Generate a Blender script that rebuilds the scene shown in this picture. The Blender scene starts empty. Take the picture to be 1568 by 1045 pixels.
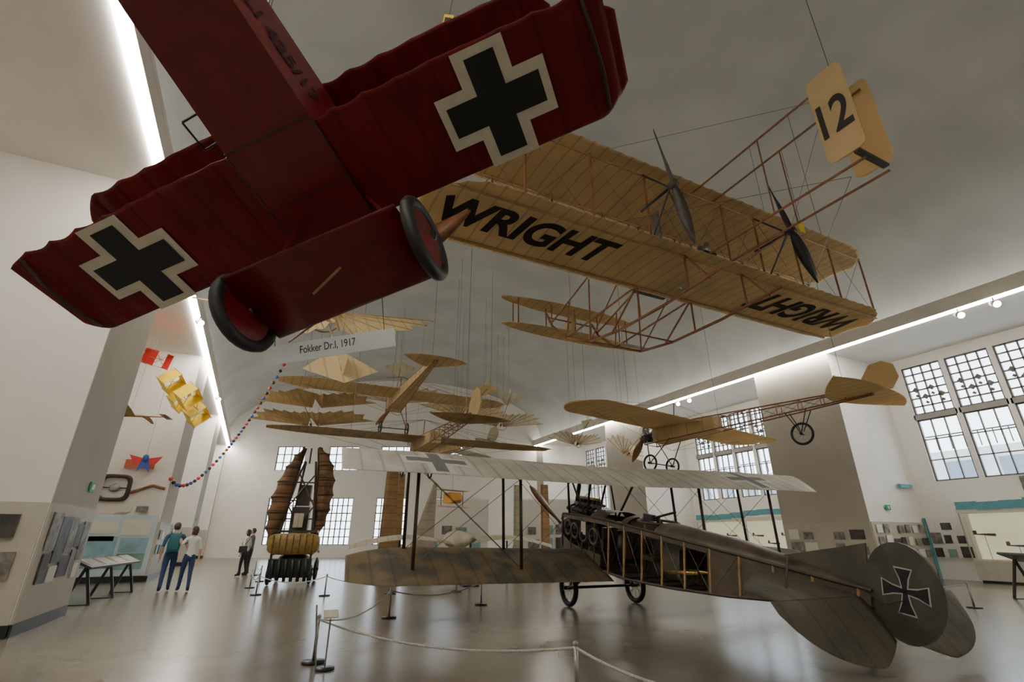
import bpy, math, random
from mathutils import Vector, Matrix
random.seed(3)
YAW=math.radians(-26.4)
RY=Matrix.Rotation(YAW,4,'Z')
# ---------------------------------------------------------------- materials
def newmat(name):
    m=bpy.data.materials.new(name); m.use_nodes=True
    nt=m.node_tree; b=nt.nodes['Principled BSDF']
    return m,nt,b
def M(name,col,rough=.6,metal=0.,var=.12,scale=6.,bump=0.,col2=None,emit=0.,spec=.5,detail=4):
    m,nt,b=newmat(name); N=nt.nodes; L=nt.links
    tc=N.new('ShaderNodeTexCoord'); no=N.new('ShaderNodeTexNoise')
    no.inputs['Scale'].default_value=scale; no.inputs['Detail'].default_value=detail
    L.new(tc.outputs['Object'],no.inputs['Vector'])
    r=N.new('ShaderNodeValToRGB'); r.color_ramp.elements[0].position=.35; r.color_ramp.elements[1].position=.65
    c2=col2 if col2 else tuple(c*(1-var) for c in col)
    r.color_ramp.elements[0].color=(*c2,1); r.color_ramp.elements[1].color=(*col,1)
    L.new(no.outputs['Fac'],r.inputs['Fac']); L.new(r.outputs['Color'],b.inputs['Base Color'])
    b.inputs['Roughness'].default_value=rough; b.inputs['Metallic'].default_value=metal
    b.inputs['Specular IOR Level'].default_value=spec
    if bump:
        bp=N.new('ShaderNodeBump'); bp.inputs['Strength'].default_value=bump; bp.inputs['Distance'].default_value=.02
        L.new(no.outputs['Fac'],bp.inputs['Height']); L.new(bp.outputs['Normal'],b.inputs['Normal'])
    if emit:
        L.new(r.outputs['Color'],b.inputs['Emission Color']); b.inputs['Emission Strength'].default_value=emit
    return m
def canvas(name,col,rib=.3,amt=.3,trans=.25,stain=.25,col2=None,scale=1.6,axis=0,rough=.75,wr=.35,sharp=.12):
    m,nt,b=newmat(name); N=nt.nodes; L=nt.links
    tc=N.new('ShaderNodeTexCoord'); sp=N.new('ShaderNodeSeparateXYZ'); L.new(tc.outputs['Object'],sp.inputs[0])
    mu=N.new('ShaderNodeMath'); mu.operation='MULTIPLY'; mu.inputs[1].default_value=1/rib; L.new(sp.outputs[axis],mu.inputs[0])
    pp=N.new('ShaderNodeMath'); pp.operation='PINGPONG'; pp.inputs[1].default_value=.5; L.new(mu.outputs[0],pp.inputs[0])
    rr=N.new('ShaderNodeValToRGB'); rr.color_ramp.elements[0].position=.02; rr.color_ramp.elements[1].position=.10
    v=1-amt; rr.color_ramp.elements[0].color=(v,v,v,1); rr.color_ramp.elements[1].color=(1,1,1,1)
    L.new(pp.outputs[0],rr.inputs['Fac'])
    no=N.new('ShaderNodeTexNoise'); no.inputs['Scale'].default_value=scale; no.inputs['Detail'].default_value=6
    L.new(tc.outputs['Object'],no.inputs['Vector'])
    cr=N.new('ShaderNodeValToRGB'); cr.color_ramp.elements[0].position=.5-sharp; cr.color_ramp.elements[1].position=.5+sharp
    c2=col2 if col2 else tuple(c*(1-stain) for c in col)
    cr.color_ramp.elements[0].color=(*c2,1); cr.color_ramp.elements[1].color=(*col,1)
    L.new(no.outputs['Fac'],cr.inputs['Fac'])
    mx=N.new('ShaderNodeMix'); mx.data_type='RGBA'; mx.blend_type='MULTIPLY'; mx.inputs[0].default_value=1
    L.new(cr.outputs['Color'],mx.inputs[6]); L.new(rr.outputs['Color'],mx.inputs[7])
    L.new(mx.outputs[2],b.inputs['Base Color']); b.inputs['Roughness'].default_value=rough
    b.inputs['Specular IOR Level'].default_value=.25
    mp=N.new('ShaderNodeMapping'); sc=[3.,1.2,3.]
    if axis==0: sc=[7.,1.5,7.]
    mp.inputs['Scale'].default_value=sc; L.new(tc.outputs['Object'],mp.inputs[0])
    n2=N.new('ShaderNodeTexNoise'); n2.inputs['Scale'].default_value=1.; n2.inputs['Detail'].default_value=2; L.new(mp.outputs[0],n2.inputs['Vector'])
    ad=N.new('ShaderNodeMath'); ad.operation='MULTIPLY_ADD'; ad.inputs[1].default_value=.9; L.new(pp.outputs[0],ad.inputs[0]); L.new(n2.outputs['Fac'],ad.inputs[2])
    bp=N.new('ShaderNodeBump'); bp.inputs['Strength'].default_value=wr; bp.inputs['Distance'].default_value=.06
    L.new(ad.outputs[0],bp.inputs['Height']); L.new(bp.outputs['Normal'],b.inputs['Normal'])
    if trans:
        t=N.new('ShaderNodeBsdfTranslucent'); L.new(mx.outputs[2],t.inputs['Color'])
        ms=N.new('ShaderNodeMixShader'); ms.inputs[0].default_value=trans
        L.new(b.outputs[0],ms.inputs[1]); L.new(t.outputs[0],ms.inputs[2]); L.new(ms.outputs[0],N['Material Output'].inputs[0])
    return m
def emis(name,col,s):
    m,nt,b=newmat(name)
    b.inputs['Base Color'].default_value=(*col,1); b.inputs['Emission Color'].default_value=(*col,1); b.inputs['Emission Strength'].default_value=s
    return m
wall_m=M('plaster_white',(.87,.83,.76),.85,var=.05,scale=1.2)
pier_m=M('pier_inner_shade',(.52,.47,.40),.75,var=.08,scale=.8)  # shade of the piers' inner faces, put into the colour
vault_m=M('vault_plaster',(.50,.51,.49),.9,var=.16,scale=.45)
floor_m=M('floor_linoleum',(.225,.20,.155),.25,var=.25,scale=.6,spec=.6)
dado_m=M('panel_grey',(.54,.50,.42),.55,var=.08)
strip_m=emis('cove_light',(1.,.96,.88),50)
red=canvas('red_canvas',(.17,.010,.012),.3,.25,0,.3,rough=.5,wr=.45)
redp=M('red_paint',(.165,.010,.012),.4,var=.25,bump=.1)
black=M('black_paint',(.012,.014,.016),.5)
white=M('white_paint',(.74,.70,.57),.6)
tire=M('tyre_rubber',(.02,.02,.02),.55)
cream=canvas('cream_canvas',(.84,.66,.37),.32,.26,.38,.14,scale=.9,wr=.28)
cream2=canvas('pale_canvas',(.76,.70,.54),.35,.2,.3,.15)
brownc=canvas('brown_canvas',(.55,.39,.18),.3,.25,.25,.25)
wood=M('varnished_wood',(.30,.12,.045),.45,var=.35,scale=8)
woodl=M('light_wood',(.5,.32,.14),.5,var=.3,scale=8)
dwood=M('dark_wood',(.06,.04,.025),.45,var=.3)
steel=M('steel',(.4,.4,.39),.35,metal=.9)
dsteel=M('dark_steel',(.045,.045,.045),.4,metal=.6)
wire=M('wire',(.12,.12,.12),.4,metal=.7)
inkg=M('lettering_dark',(.045,.035,.028),.7)
inkr=M('lettering_on_red',(.03,.006,.006),.6)
yel=M('yellow_plastic',(.9,.66,.03),.5)
kred=M('kite_red',(.75,.05,.05),.6); kblue=M('kite_blue',(.05,.12,.5),.6)
teal=M('turquoise_paint',(.12,.36,.42),.5)
green=M('exit_green',(.02,.35,.12),.5)
# ---------------------------------------------------------------- builder
class B:
    def __init__(s): s.v=[];s.f=[];s.m=[];s.s=[];s.mats=[]
    def add(s,vs,fs,mat,sm=False):
        if mat not in s.mats: s.mats.append(mat)
        i=s.mats.index(mat); o=len(s.v)
        s.v+= [tuple(v) for v in vs]
        for f in fs: s.f.append(tuple(o+k for k in f)); s.m.append(i); s.s.append(sm)
    def tube(s,p,q,r,mat,n=6,r2=None):
        p=Vector(p);q=Vector(q);d=q-p
        if d.length<1e-6:return
        d.normalize(); a=Vector((0,0,1)) if abs(d.z)<.9 else Vector((1,0,0))
        u=d.cross(a).normalized(); w=d.cross(u); r2=r if r2 is None else r2
        vs=[]
        for c,rr in((p,r),(q,r2)):
            for k in range(n):
                t=2*math.pi*k/n; vs.append(c+u*math.cos(t)*rr+w*math.sin(t)*rr)
        fs=[(k,(k+1)%n,n+(k+1)%n,n+k) for k in range(n)]+[tuple(range(n))[::-1],tuple(range(n,2*n))]
        s.add(vs,fs,mat,n>6)
    def path(s,pts,r,mat,n=6):
        for a,b in zip(pts[:-1],pts[1:]): s.tube(a,b,r,mat,n)
    def box(s,c,sz,mat,R=None):
        c=Vector(c);h=Vector(sz)/2
        vs=[]
        for x in(-1,1):
            for y in(-1,1):
                for z in(-1,1):
                    p=Vector((x*h.x,y*h.y,z*h.z))
                    if R is not None:p=R@p
                    vs.append(c+p)
        s.add(vs,[(0,1,3,2),(4,6,7,5),(0,4,5,1),(2,3,7,6),(0,2,6,4),(1,5,7,3)],mat)
    def loft(s,rings,mat,cap=True,sm=True,closed=True):
        n=len(rings[0]); vs=[p for r in rings for p in r]; fs=[]
        for i in range(len(rings)-1):
            for k in range(n if closed else n-1):
                a=i*n+k;b=i*n+(k+1)%n; fs.append((a,b,b+n,a+n))
        if cap and closed: fs+= [tuple(range(n))[::-1],tuple(range((len(rings)-1)*n,len(rings)*n))]
        s.add(vs,fs,mat,sm)
    def poly(s,pts,mat,th=0):
        n=len(pts)
        if th:
            P=[Vector(p) for p in pts]; nn=(P[1]-P[0]).cross(P[2]-P[1]).normalized()*th
            s.add(P+[p+nn for p in P],[tuple(range(n))[::-1],tuple(range(n,2*n))]+[(k,(k+1)%n,n+(k+1)%n,n+k) for k in range(n)],mat)
        else: s.add(pts,[tuple(range(n))],mat)
    def wing(s,st,mat,nc=9,camber=0.):
        rings=[]
        for (x,yl,yt,zl,zt,t) in st:
            r=[]
            us=[(1-math.cos(math.pi*k/(nc-1)))/2 for k in range(nc)]
            for u in us[::-1]:
                r.append((x,yl+(yt-yl)*u,zl+(zt-zl)*u+t*2.6*math.sqrt(u)*(1-u)+camber*math.sin(math.pi*u)+.006))
            for u in us[1:-1]:
                r.append((x,yl+(yt-yl)*u,zl+(zt-zl)*u+camber*math.sin(math.pi*u)))
            r.append((x,yt,zt))
            rings.append(r)
        s.loft(rings,mat)
    def wheel(s,c,ax,R,rt,mt,hub=None,spokes=0,disc=None,n=28):
        c=Vector(c);ax=Vector(ax).normalized(); a=Vector((0,0,1)) if abs(ax.z)<.9 else Vector((0,1,0))
        u=ax.cross(a).normalized(); w=ax.cross(u)
        rings=[]
        for k in range(n):
            t=2*math.pi*k/n; d=u*math.cos(t)+w*math.sin(t)
            rings.append([c+d*(R-rt+rt*math.cos(p))+ax*rt*math.sin(p) for p in [2*math.pi*j/8 for j in range(8)]])
        rings.append(rings[0]); s.loft(rings,mt,cap=False)
        hub=hub or dsteel
        s.tube(c-ax*.09,c+ax*.09,.04,hub,10)
        if disc:
            for sg in(-1,1):
                ring=[c+(u*math.cos(2*math.pi*k/n)+w*math.sin(2*math.pi*k/n))*(R-rt*1.7)+ax*sg*rt*.35 for k in range(n)]
                vs=ring+[c+ax*sg*.08]; s.add(vs,[(k,(k+1)%n,n) for k in range(n)],disc,True)
        for k in range(spokes):
            t=2*math.pi*k/spokes; d=u*math.cos(t)+w*math.sin(t)
            s.tube(c+ax*.06*(-1)**k,c+d*(R-rt*1.5),.006,steel,4)
    def ell(s,c,r,mat,nu=14,nv=9,fn=None):
        c=Vector(c); rings=[]
        for i in range(nv):
            t=math.pi*(i+.001)/(nv-1+.002); ring=[]
            for k in range(nu):
                p=2*math.pi*k/nu
                q=Vector((math.sin(t)*math.cos(p)*r[0],math.sin(t)*math.sin(p)*r[1],-math.cos(t)*r[2]))
                if fn:q=fn(q)
                ring.append(c+q)
            rings.append(ring)
        s.loft(rings,mat)
    def prop(s,c,ax,up,R,mat,w=.12):
        c=Vector(c);ax=Vector(ax).normalized();up=Vector(up).normalized();sd=ax.cross(up)
        rings=[]
        for k in range(-10,11):
            q=k/10; a=abs(q); ch=w*(.45+1.1*math.sin(math.pi*min(1,a*.9+.08)))*(1 if a<.95 else .45)
            tw=math.radians(60*(1-a)+14)*(1 if q>=0 else -1)
            d=sd*math.cos(tw)+ax*math.sin(tw); nrm=ax*math.cos(tw)-sd*math.sin(tw); th=.03*(1-a)+.008
            o=c+up*R*q
            rings.append([o+d*ch*.8,o+nrm*th,o-d*ch*.8,o-nrm*th])
        s.loft(rings,mat); s.tube(c-ax*.07,c+ax*.07,.09,mat,12)
    def obj(s,name,parent=None,mw=None):
        me=bpy.data.meshes.new(name); me.from_pydata(s.v,[],s.f)
        for m in s.mats: me.materials.append(m)
        me.polygons.foreach_set('material_index',s.m); me.polygons.foreach_set('use_smooth',s.s); me.update()
        o=bpy.data.objects.new(name,me); bpy.context.scene.collection.objects.link(o)
        if parent:o.parent=parent
        if mw is not None:o.matrix_world=mw
        return o
def empty(name,mw=None):
    o=bpy.data.objects.new(name,None); bpy.context.scene.collection.objects.link(o)
    if mw is not None:o.matrix_world=mw
    return o
def zv(x):
    cx=(XL+XR)/2; hw=(XR-XL)/2+.35
    q=min(1,abs((x-cx)/hw)); return ZC+.35+5.2*(1-q*q)**.45
def wires(pts,parent,dz=.06):
    mw=parent.matrix_world.copy(); inv=mw.inverted(); b=B()
    for p in pts:
        q=mw@Vector(p[:3]); top=Vector((q.x,q.y,zv(q.x)-dz if XL<q.x<XR else ZC-.06)); b.tube(p[:3],inv@top,.006,wire,4)
    b.obj('suspension_wires',parent)
def text(name,s,loc,xa,ya,h,w,mat,parent=None,off=.02,shear=0):
    cu=bpy.data.curves.new(name,'FONT'); cu.body=s; cu.size=1; cu.offset=off; cu.extrude=.001; cu.shear=shear
    t=bpy.data.objects.new(name,cu); bpy.context.scene.collection.objects.link(t)
    dg=bpy.context.evaluated_depsgraph_get(); dg.update()
    me=bpy.data.meshes.new_from_object(t.evaluated_get(dg)); bpy.data.objects.remove(t)
    xs=[v.co.x for v in me.vertices]; ys=[v.co.y for v in me.vertices]
    xa=Vector(xa).normalized();ya=Vector(ya).normalized();na=xa.cross(ya); loc=Vector(loc)
    for v in me.vertices:
        a=(v.co.x-min(xs))/(max(xs)-min(xs))*w; b=(v.co.y-min(ys))/(max(ys)-min(ys))*h
        v.co=loc+xa*a+ya*b+na*v.co.z
    me.materials.clear(); me.materials.append(mat)
    o=bpy.data.objects.new(name,me); bpy.context.scene.collection.objects.link(o)
    if parent:o.parent=parent
    return o
def frame(P,r,f,u,yaw=True):
    m=Matrix(((r[0],f[0],u[0],P[0]),(r[1],f[1],u[1],P[1]),(r[2],f[2],u[2],P[2]),(0,0,0,1)))
    if yaw:
        m=RY@m
        m[2][3]=P[2]+1.4
    return m
def place(x,y,z,head=0,pitch=0,roll=0):
    return Matrix.Translation((x,y,z))@Matrix.Rotation(math.radians(head),4,'Z')@Matrix.Rotation(math.radians(pitch),4,'X')@Matrix.Rotation(math.radians(roll),4,'Y')
# ---------------------------------------------------------------- room
XL,XR=-3.05,19.5; XLO,XRO=-6.6,23.0; ZC=8.3
b=B(); b.box((8,20,-.1),(34,62,.2),floor_m); b.obj('floor')
b=B(); rings=[]
cx=(XL+XR)/2; hw=(XR-XL)/2+.35
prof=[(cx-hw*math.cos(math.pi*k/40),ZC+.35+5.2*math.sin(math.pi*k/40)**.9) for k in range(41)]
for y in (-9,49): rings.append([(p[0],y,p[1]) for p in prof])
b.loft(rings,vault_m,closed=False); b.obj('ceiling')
pil=[(-1.5,2.0),(10.9,13.6),(22.4,25.1),(33.9,36.6),(45.4,49)]
pir=[(-1.5,2.3),(10.8,14.2),(22.3,25.6),(33.8,37)]
for side,X0,X1 in(('left',XL,XLO),('right',XR,XRO)):
    s=1 if side=='left' else -1
    for (a,c) in (pil if side=='left' else pir):
        b=B(); b.box(((X0+X1)/2,(a+c)/2,ZC/2),(abs(X1-X0),c-a,ZC),wall_m)
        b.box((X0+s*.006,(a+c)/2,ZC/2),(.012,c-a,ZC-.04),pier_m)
        b.box((X0+s*.014,(a+c)/2,1.06),(.028,c-a-.02,1.76),dado_m); b.box(((X0+X1)/2,a-.012,1.06),(abs(X1-X0)-.02,.024,1.76),dado_m)
        b.box((X0+s*.02,(a+c)/2,.09),(.04,c-a,.18),dsteel); b.box(((X0+X1)/2,a-.016,.09),(abs(X1-X0),.032,.18),dsteel)
        b.obj('wall_pillar_%s'%side)
    b=B(); b.box(((X0+X1)/2,20,ZC+.1),(abs(X1-X0)+.3,58,.2),wall_m); b.obj('ceiling_bay_%s'%side)
    b=B(); b.box((X0+s*.02,20,ZC+.2),(.5,58,.36),wall_m); b.obj('trim_1' if side=='left' else 'trim_2')
    b=B(); b.box((X0+s*.16,20,ZC-.01),(.2 if side=='left' else .16,57,.05),strip_m); b.obj('cove_light_strip')
    b=B(); b.box((X0+s*.25,20,ZC+.42),(.06,57,.12),wall_m); b.box((X0+s*.12,20,ZC+.39),(.14,57,.02),emis('vault_fill_'+side,(1,.96,.88),8)); b.obj('added_vault_fill')  # hidden glowing strip behind a lip, added to brighten the vault
b=B(); b.box((XLO-.1,20,4.15),(.2,58,8.3),wall_m); b.obj('wall_left')
def wallopen(name,o,d,L,H,ops,th,mat):
    o=Vector(o);d=Vector(d).normalized(); n=Vector((d.y,-d.x,0))
    R=Matrix((d,n,Vector((0,0,1)))).transposed()
    ss=sorted({0,L}|{q for p in ops for q in p[:2]}); zs=sorted({0,H}|{q for p in ops for q in p[2:]})
    b=B()
    for i in range(len(ss)-1):
        for j in range(len(zs)-1):
            sm=(ss[i]+ss[i+1])/2; zm=(zs[j]+zs[j+1])/2
            if any(p[0]<sm<p[1] and p[2]<zm<p[3] for p in ops): continue
            b.box(o+d*sm+Vector((0,0,zm)),(ss[i+1]-ss[i],th,zs[j+1]-zs[j]),mat,R)
    return b.obj(name)
wf=M('window_frame',(.13,.11,.09),.5)
wmul=M('window_mullion_grey',(.30,.28,.25),.6)
wn=[0]
def window(o,d,s0,s1,z0,z1,nx,nz,r=.03,orn=False):
    o=Vector(o);d=Vector(d).normalized(); n=Vector((d.y,-d.x,0)); R=Matrix((d,n,Vector((0,0,1)))).transposed()
    b=B(); wn[0]+=1
    for k in range(nx+1):
        s=s0+(s1-s0)*k/nx; rr=.10 if k in(0,nx) else r
        b.box(o+d*s+Vector((0,0,(z0+z1)/2)),(rr,.08,z1-z0),wf,R)
    for k in range(nz+1):
        z=z0+(z1-z0)*k/nz; rr=.10 if k in(0,nz) else r
        b.box(o+d*(s0+s1)/2+Vector((0,0,z)),(s1-s0,.08,rr),wf,R)
    if orn:
        b.box(o+d*(s0+s1)/2+Vector((0,0,z0-.1)),(s1-s0+.1,.2,.2),wmul,R)
        for k in range(4):
            c=o+d*(s0+(s1-s0)*(.2+.2*k))+Vector((0,0,z0+(z1-z0)*(.35+.16*(k%2))))
            b.box(c,(.16,.06,.16),wf,R@Matrix.Rotation(.785,3,'Y')); b.box(c-Vector((0,0,.24)),(.09,.06,.09),wf,R@Matrix.Rotation(.785,3,'Y'))
    return b.obj('window_%d'%wn[0])
ops=[]
for (a,c) in((2.6,10.1),(14.9,21.6),(26.3,33.1),(37.7,44)):
    n=5; w=(c-a)/n
    for k in range(n): ops.append((a+k*w+9+.08,a+(k+1)*w+9-.08,3.4,7.9))
wallopen('wall_right',(XRO+.15,-9,0),(0,1,0),58,8.4,ops,.3,wall_m)
for i,p in enumerate(ops):
    window((XRO+.1,-9,0),(0,1,0),p[0],p[1],5.95,7.9,4,6,.045,True)
    window((XRO+.1,-9,0),(0,1,0),p[0],p[1],3.4,5.75,3,3,.035)
fac=M('facade_outside',(.62,.64,.64),.8); fgl=M('facade_glass',(.2,.25,.3),.3)
b=B(); b.box((46,18,3.4),(6,80,7.4),fac)
for k in range(28):
    b.box((42.95,-18+k*2.9,5.6),(.1,1.9,1.5),fgl); b.box((42.95,-18+k*2.9,2.8),(.1,1.9,1.5),fgl)
b.box((42.6,18,4.2),(.8,80,.25),wall_m)
for k in range(100): b.box((42.3,-20+k*.8,7.6),(.05,.05,1.0),dsteel)
b.box((42.3,18,8.1),(.08,80,.08),dsteel)
b.obj('neighbouring_building')
b=B(); b.box((60,20,-.4),(72,160,.2),fac); b.box((8,95,-.4),(60,80,.2),fac); b.obj('ground_outside')
def cw(a,bb,c=-1.4):
    p=RY@Vector((a,bb,0)); return Vector((p.x,p.y,c+1.4))
o=cw(-26,40); d=cw(14,40)-cw(-26,40)
ops=[]
for (a,c) in((-19,-16.7),(-14.8,-12.4),(-10.6,-8.2),(-6.4,-4.0)):
    ops.append((a+26,c+26,6.4,8.3)); ops.append((a+26,c+26,.9,4.3))
wallopen('wall_back',o,d,40,14.5,ops,.3,wall_m)
for p in ops: window(o,d,p[0],p[1],p[2],p[3],4 if p[2]>5 else 6,3 if p[2]>5 else 6,.07)
b=B(); b.box((8,-9,7),(34,.2,14.2),wall_m); b.obj('wall_front')
# ---------------------------------------------------------------- triplane
def plus(b,cx,cy,z,L,w,mat):
    h=L/2;k=w/2
    pts=[(-k,-h),(k,-h),(k,-k),(h,-k),(h,k),(k,k),(k,h),(-k,h),(-k,k),(-h,k),(-h,-k),(-k,-k)]
    P=[(cx+x,cy+y,z) for x,y in pts]
    b.add(P,[(0,1,2,11),(11,2,5,8),(10,11,8,9),(2,3,4,5),(8,5,6,7)],mat)
tri=empty('red_triplane',frame((-1.9,3.62,2.99),(.928,-.27,.257),(.354,.853,-.383),(-.116,.446,.887)))
def triwing(b,hs,yl,yt,z,t,sc=.035,k0=.3,rt=.22):
    st=[];n=int(hs*2/.05)
    for k in range(n+1):
        x=-hs+2*hs*k/n; e=max(0,(abs(x)-(hs-rt))/rt)
        amp=sc*(.55+.45*math.sin(x*2.3+.8))
        yT=yt+amp*abs(math.sin(math.pi*x/k0))
        yL=yl-.16*e*e*(yl-yt)
        st.append((x,yL,yT+((.06 if rt<.3 else .22)*e**3),z,z+.014*math.sin(x*9),t*(1-.6*e*e)))
    b.wing(st,red)
b=B(); triwing(b,2.95,.5,-.50,0,.11,.035); b.obj('lower_wing',tri)
b=B(); triwing(b,2.66,.45,-.58,.86,.11,.035,.34,.4); b.obj('middle_wing',tri)
b=B(); triwing(b,3.4,1.0,-.0,1.62,.12); b.obj('upper_wing',tri)
b=B()
for cxx in(-1.9,1.9):
    plus(b,cxx,0.02,-.016,.98,.45,white); plus(b,cxx,0.02,-.020,.84,.26,black)
b.obj('cross_markings',tri)
b=B()
sec=[(.85,.40,-.03,.84),(.5,.42,-.03,.86),(-.5,.42,-.03,.9),(-1.6,.37,.05,.86),(-3,.25,.2,.76),(-4.7,.06,.45,.6)]
b.loft([[(-w,y,z0),(w,y,z0),(w,y,z1-.12),(w*.6,y,z1),(-w*.6,y,z1),(-w,y,z1-.12)] for y,w,z0,z1 in sec],redp,sm=False)
rr=[]
for y,r in((.8,.42),(.88,.47),(1.12,.47),(1.22,.4),(1.24,.2)):
    rr.append([(r*math.cos(2*math.pi*k/24),y,.43+r*math.sin(2*math.pi*k/24)) for k in range(24)])
b.loft(rr,redp)
b.box((0,.62,-.035),(.84,.012,.01),dwood); b.box((0,-.52,-.032),(.84,.012,.012),dwood); b.box((0,.05,-.035),(.84,.008,.01),dwood)
for sx in(-1,1): b.box((sx*.425,.05,-.03),(.012,1.1,.014),dwood)
b.obj('fuselage',tri)
b=B()
b.wing([(x,-4.15+.0,-4.15-.95*(1-(abs(x)/1.3)**3)-.05,.6,.6,.05) for x in [-1.3+.1*k for k in range(27)]],red)
b.loft([[(q,-4.7+.42*math.cos(t),.85+.5*math.sin(t)) for t in [2*math.pi*k/20 for k in range(20)]] for q in(-.02,.02)],white)
b.obj('tail',tri)
b=B(); b.prop((0,1.32,.42),(0,1,0),(.86,0,.5),1.3,wood,.11); b.obj('propeller',tri)
b=B()
b.wing([(x,.86,.12,-.9,-.9,.12) for x in(-.80,-.4,0,.4,.80)],redp)
b.box((-.05,.5,-.905),(.38,.02,.01),woodl,Matrix.Rotation(-.35,3,'Z'))
b.tube((-.98,.5,-.86),(.98,.5,-.86),.03,dsteel,8)
for s_ in(-1,1):
    b.wheel((s_*.88,.5,-.88),(1,0,0),.37,.055,tire,disc=redp)
    for y0,y1 in((.75,.55),(.3,.35)): b.tube((s_*.36,y0,-.02),(s_*.72,y1,-.86),.02,redp,8)
b.obj('undercarriage',tri).location=(.10,0,.02)
b=B()
for s_ in(-1,1):
    b.path([(s_*2.78,-.46,-.01),(s_*2.8,-.2,-.07),(s_*2.82,.1,-.07),(s_*2.82,.42,-.01)],.018,dwood,6)
    for y in(-.15,.3):
        b.tube((s_*2.1,y,.05),(s_*2.15,y+.1,.9),.03,redp,8); b.tube((s_*2.15,y+.1,.9),(s_*2.2,y+.6,1.65),.03,redp,8)
b.path([(-.42,-.6,.25),(-.6,-.6,.08),(-.6,-.85,.08),(-.42,-.85,.25)],.01,dsteel)
b.obj('wing_struts_and_skids',tri)
text('serial_lettering','FOK. DR.I 425/17',(.345,-2.15,.27),(.055,1,-.03),(0,.03,1),.20,1.62,inkr,tri,.02)
wires([(-1.9,.4,.95),(1.9,.4,.95),(0,-1.0,.8)],tri)
# name sign
L_=Vector((-2.34,4.32,1.59)); R_=Vector((-1.1,4.25,1.77)); xa=(R_-L_).normalized(); na=Vector((0.25,-1,-.1)); ya=na.cross(xa).normalized(); na=xa.cross(ya)
sg=empty('hanging_name_sign',frame(L_,xa,ya,na))
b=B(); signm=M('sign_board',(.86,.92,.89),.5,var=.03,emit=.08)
b.box((.62,0,-.006),(1.25,.18,.012),signm); b.obj('board',sg)
text('lettering','Fokker Dr.I, 1917',(.34,-.035,.002),(1,0,0),(0,1,0),.085,.53,inkg,sg,.0)
b=B()
for x in(.1,1.15): b.tube((x,.08,0),(x,.55,-.05),.004,wire,4)
b.obj('cord',sg)
# ---------------------------------------------------------------- twin-prop pusher biplane
wr=empty('pusher_biplane',place(7.97,6.9,6.9))
def wwing(b,z,mat,h0=6.35):
    st=[]; n=125
    for k in range(n+1):
        x=-h0+2*h0*k/n; e=max(0,(abs(x)-(h0-1.3))/1.3)
        yT=-1+.04*abs(math.sin(math.pi*x/.32))+.75*e**2.4
        st.append((x,1-.3*e**3,yT,z-.03,z-.05,.07*(1-.5*e)))
    b.wing(st,mat,camber=.05)
b=B(); wwing(b,0,cream); b.obj('lower_wing',wr)
b=B(); wwing(b,1.8,cream); b.obj('upper_wing',wr)
t1=text('lettering_port','WRIGHT',(2.0-7.97,.45,-.075),(1,0,0),(0,-1,0),.85,3.75,inkg,wr,.035,.15)
t2=text('lettering_starboard','WRIGHT',(13.9-7.97,-.35,-.075),(-1,0,0),(0,1,0),.85,3.75,inkg,wr,.035,.15)
for ch in (t1,t2):
    for v_ in ch.data.vertices:
        u=(1-v_.co.y)/2; v_.co.z=-.03-.02*u+.05*math.sin(math.pi*u)-.008
b=B()
xs=[-6.0,-4.6,-3.1,-1.7,-.6,.6,1.7,3.1,4.6,6.0]
for x in xs:
    for y in(.85,-.65): b.tube((x,y,.0),(x,y,1.78),.025,wood,6)
for i in range(len(xs)-1):
    for y in(.85,-.65):
        b.tube((xs[i],y,0),(xs[i+1],y,1.78),.006,wire,4); b.tube((xs[i+1],y,0),(xs[i],y,1.78),.006,wire,4)
for z in(-.05,1.74):
    b.tube((-6.1,.85,z),(6.1,.85,z),.03,woodl,6); b.tube((-6.0,-.65,z-.01),(6.0,-.65,z-.01),.02,woodl,6)
for s_ in(-1,1):
    x=s_*.85
    sk=[(x,-1.5,-.75),(x,0,-.85),(x,1.6,-.85),(x,2.8,-.7),(x,3.9,-.2),(x,4.7,.5),(x,5.0,1.0)]
    b.path(sk,.035,wood,8)
    for y,yt,zt in((.85,.85,0),(-.65,-.65,0),(1.9,.85,0),(-1.2,-.65,0)): b.tube((x,y,-.82),(x,yt,zt),.025,wood,6)
    b.tube((x,.85,0),(x,3.9,-.2),.025,wood,6); b.tube((x,.85,1.75),(x,4.7,.6),.025,wood,6)
    b.tube((x,2.8,-.7),(x,2.7,1.1),.022,wood,6); b.tube((x,.85,1.0),(x,2.8,-.7),.018,wood,6)
    b.tube((x,3.9,-.2),(x,3.7,.85),.02,wood,6)
    b.tube((x,-.9,.2),(x*2.05,-1.3,.9),.02,wood,6)
    b.tube((x*2.05,-.65,.0),(x*2.05,-1.35,.9),.02,dsteel,6); b.tube((x*2.05,-.65,1.75),(x*2.05,-1.35,.9),.02,dsteel,6)
    b.tube((x*2.05,-.5,.9),(x*2.05,-1.5,.9),.03,dsteel,8)
for y,z in((3.9,-.2),(2.8,-.7),(1.6,-.85),(4.9,.85)): b.tube((-.85,y,z),(.85,y,z),.022,wood,6)
b.tube((-.85,2.8,-.7),(.85,3.9,-.2),.006,wire,4); b.tube((.85,2.8,-.7),(-.85,3.9,-.2),.006,wire,4)
for z,x in((1.75,-.33),(1.75,.33),(.05,-.33),(.05,.33)): b.tube((x,-.7,z),(x,-4.0,z if z<1 else 1.85),.022,wood,6)
for x in(-.33,.33): b.tube((x,-2.4,.05),(x,-2.4,1.8),.015,wood,6)
for x in(-3.1,3.1): b.tube((x,-.65,1.78),(0,-3.6,1.85),.005,wire,4); b.tube((x,-.65,0),(0,-3.6,.1),.005,wire,4)
b.obj('frame',wr)
b=B()
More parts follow.
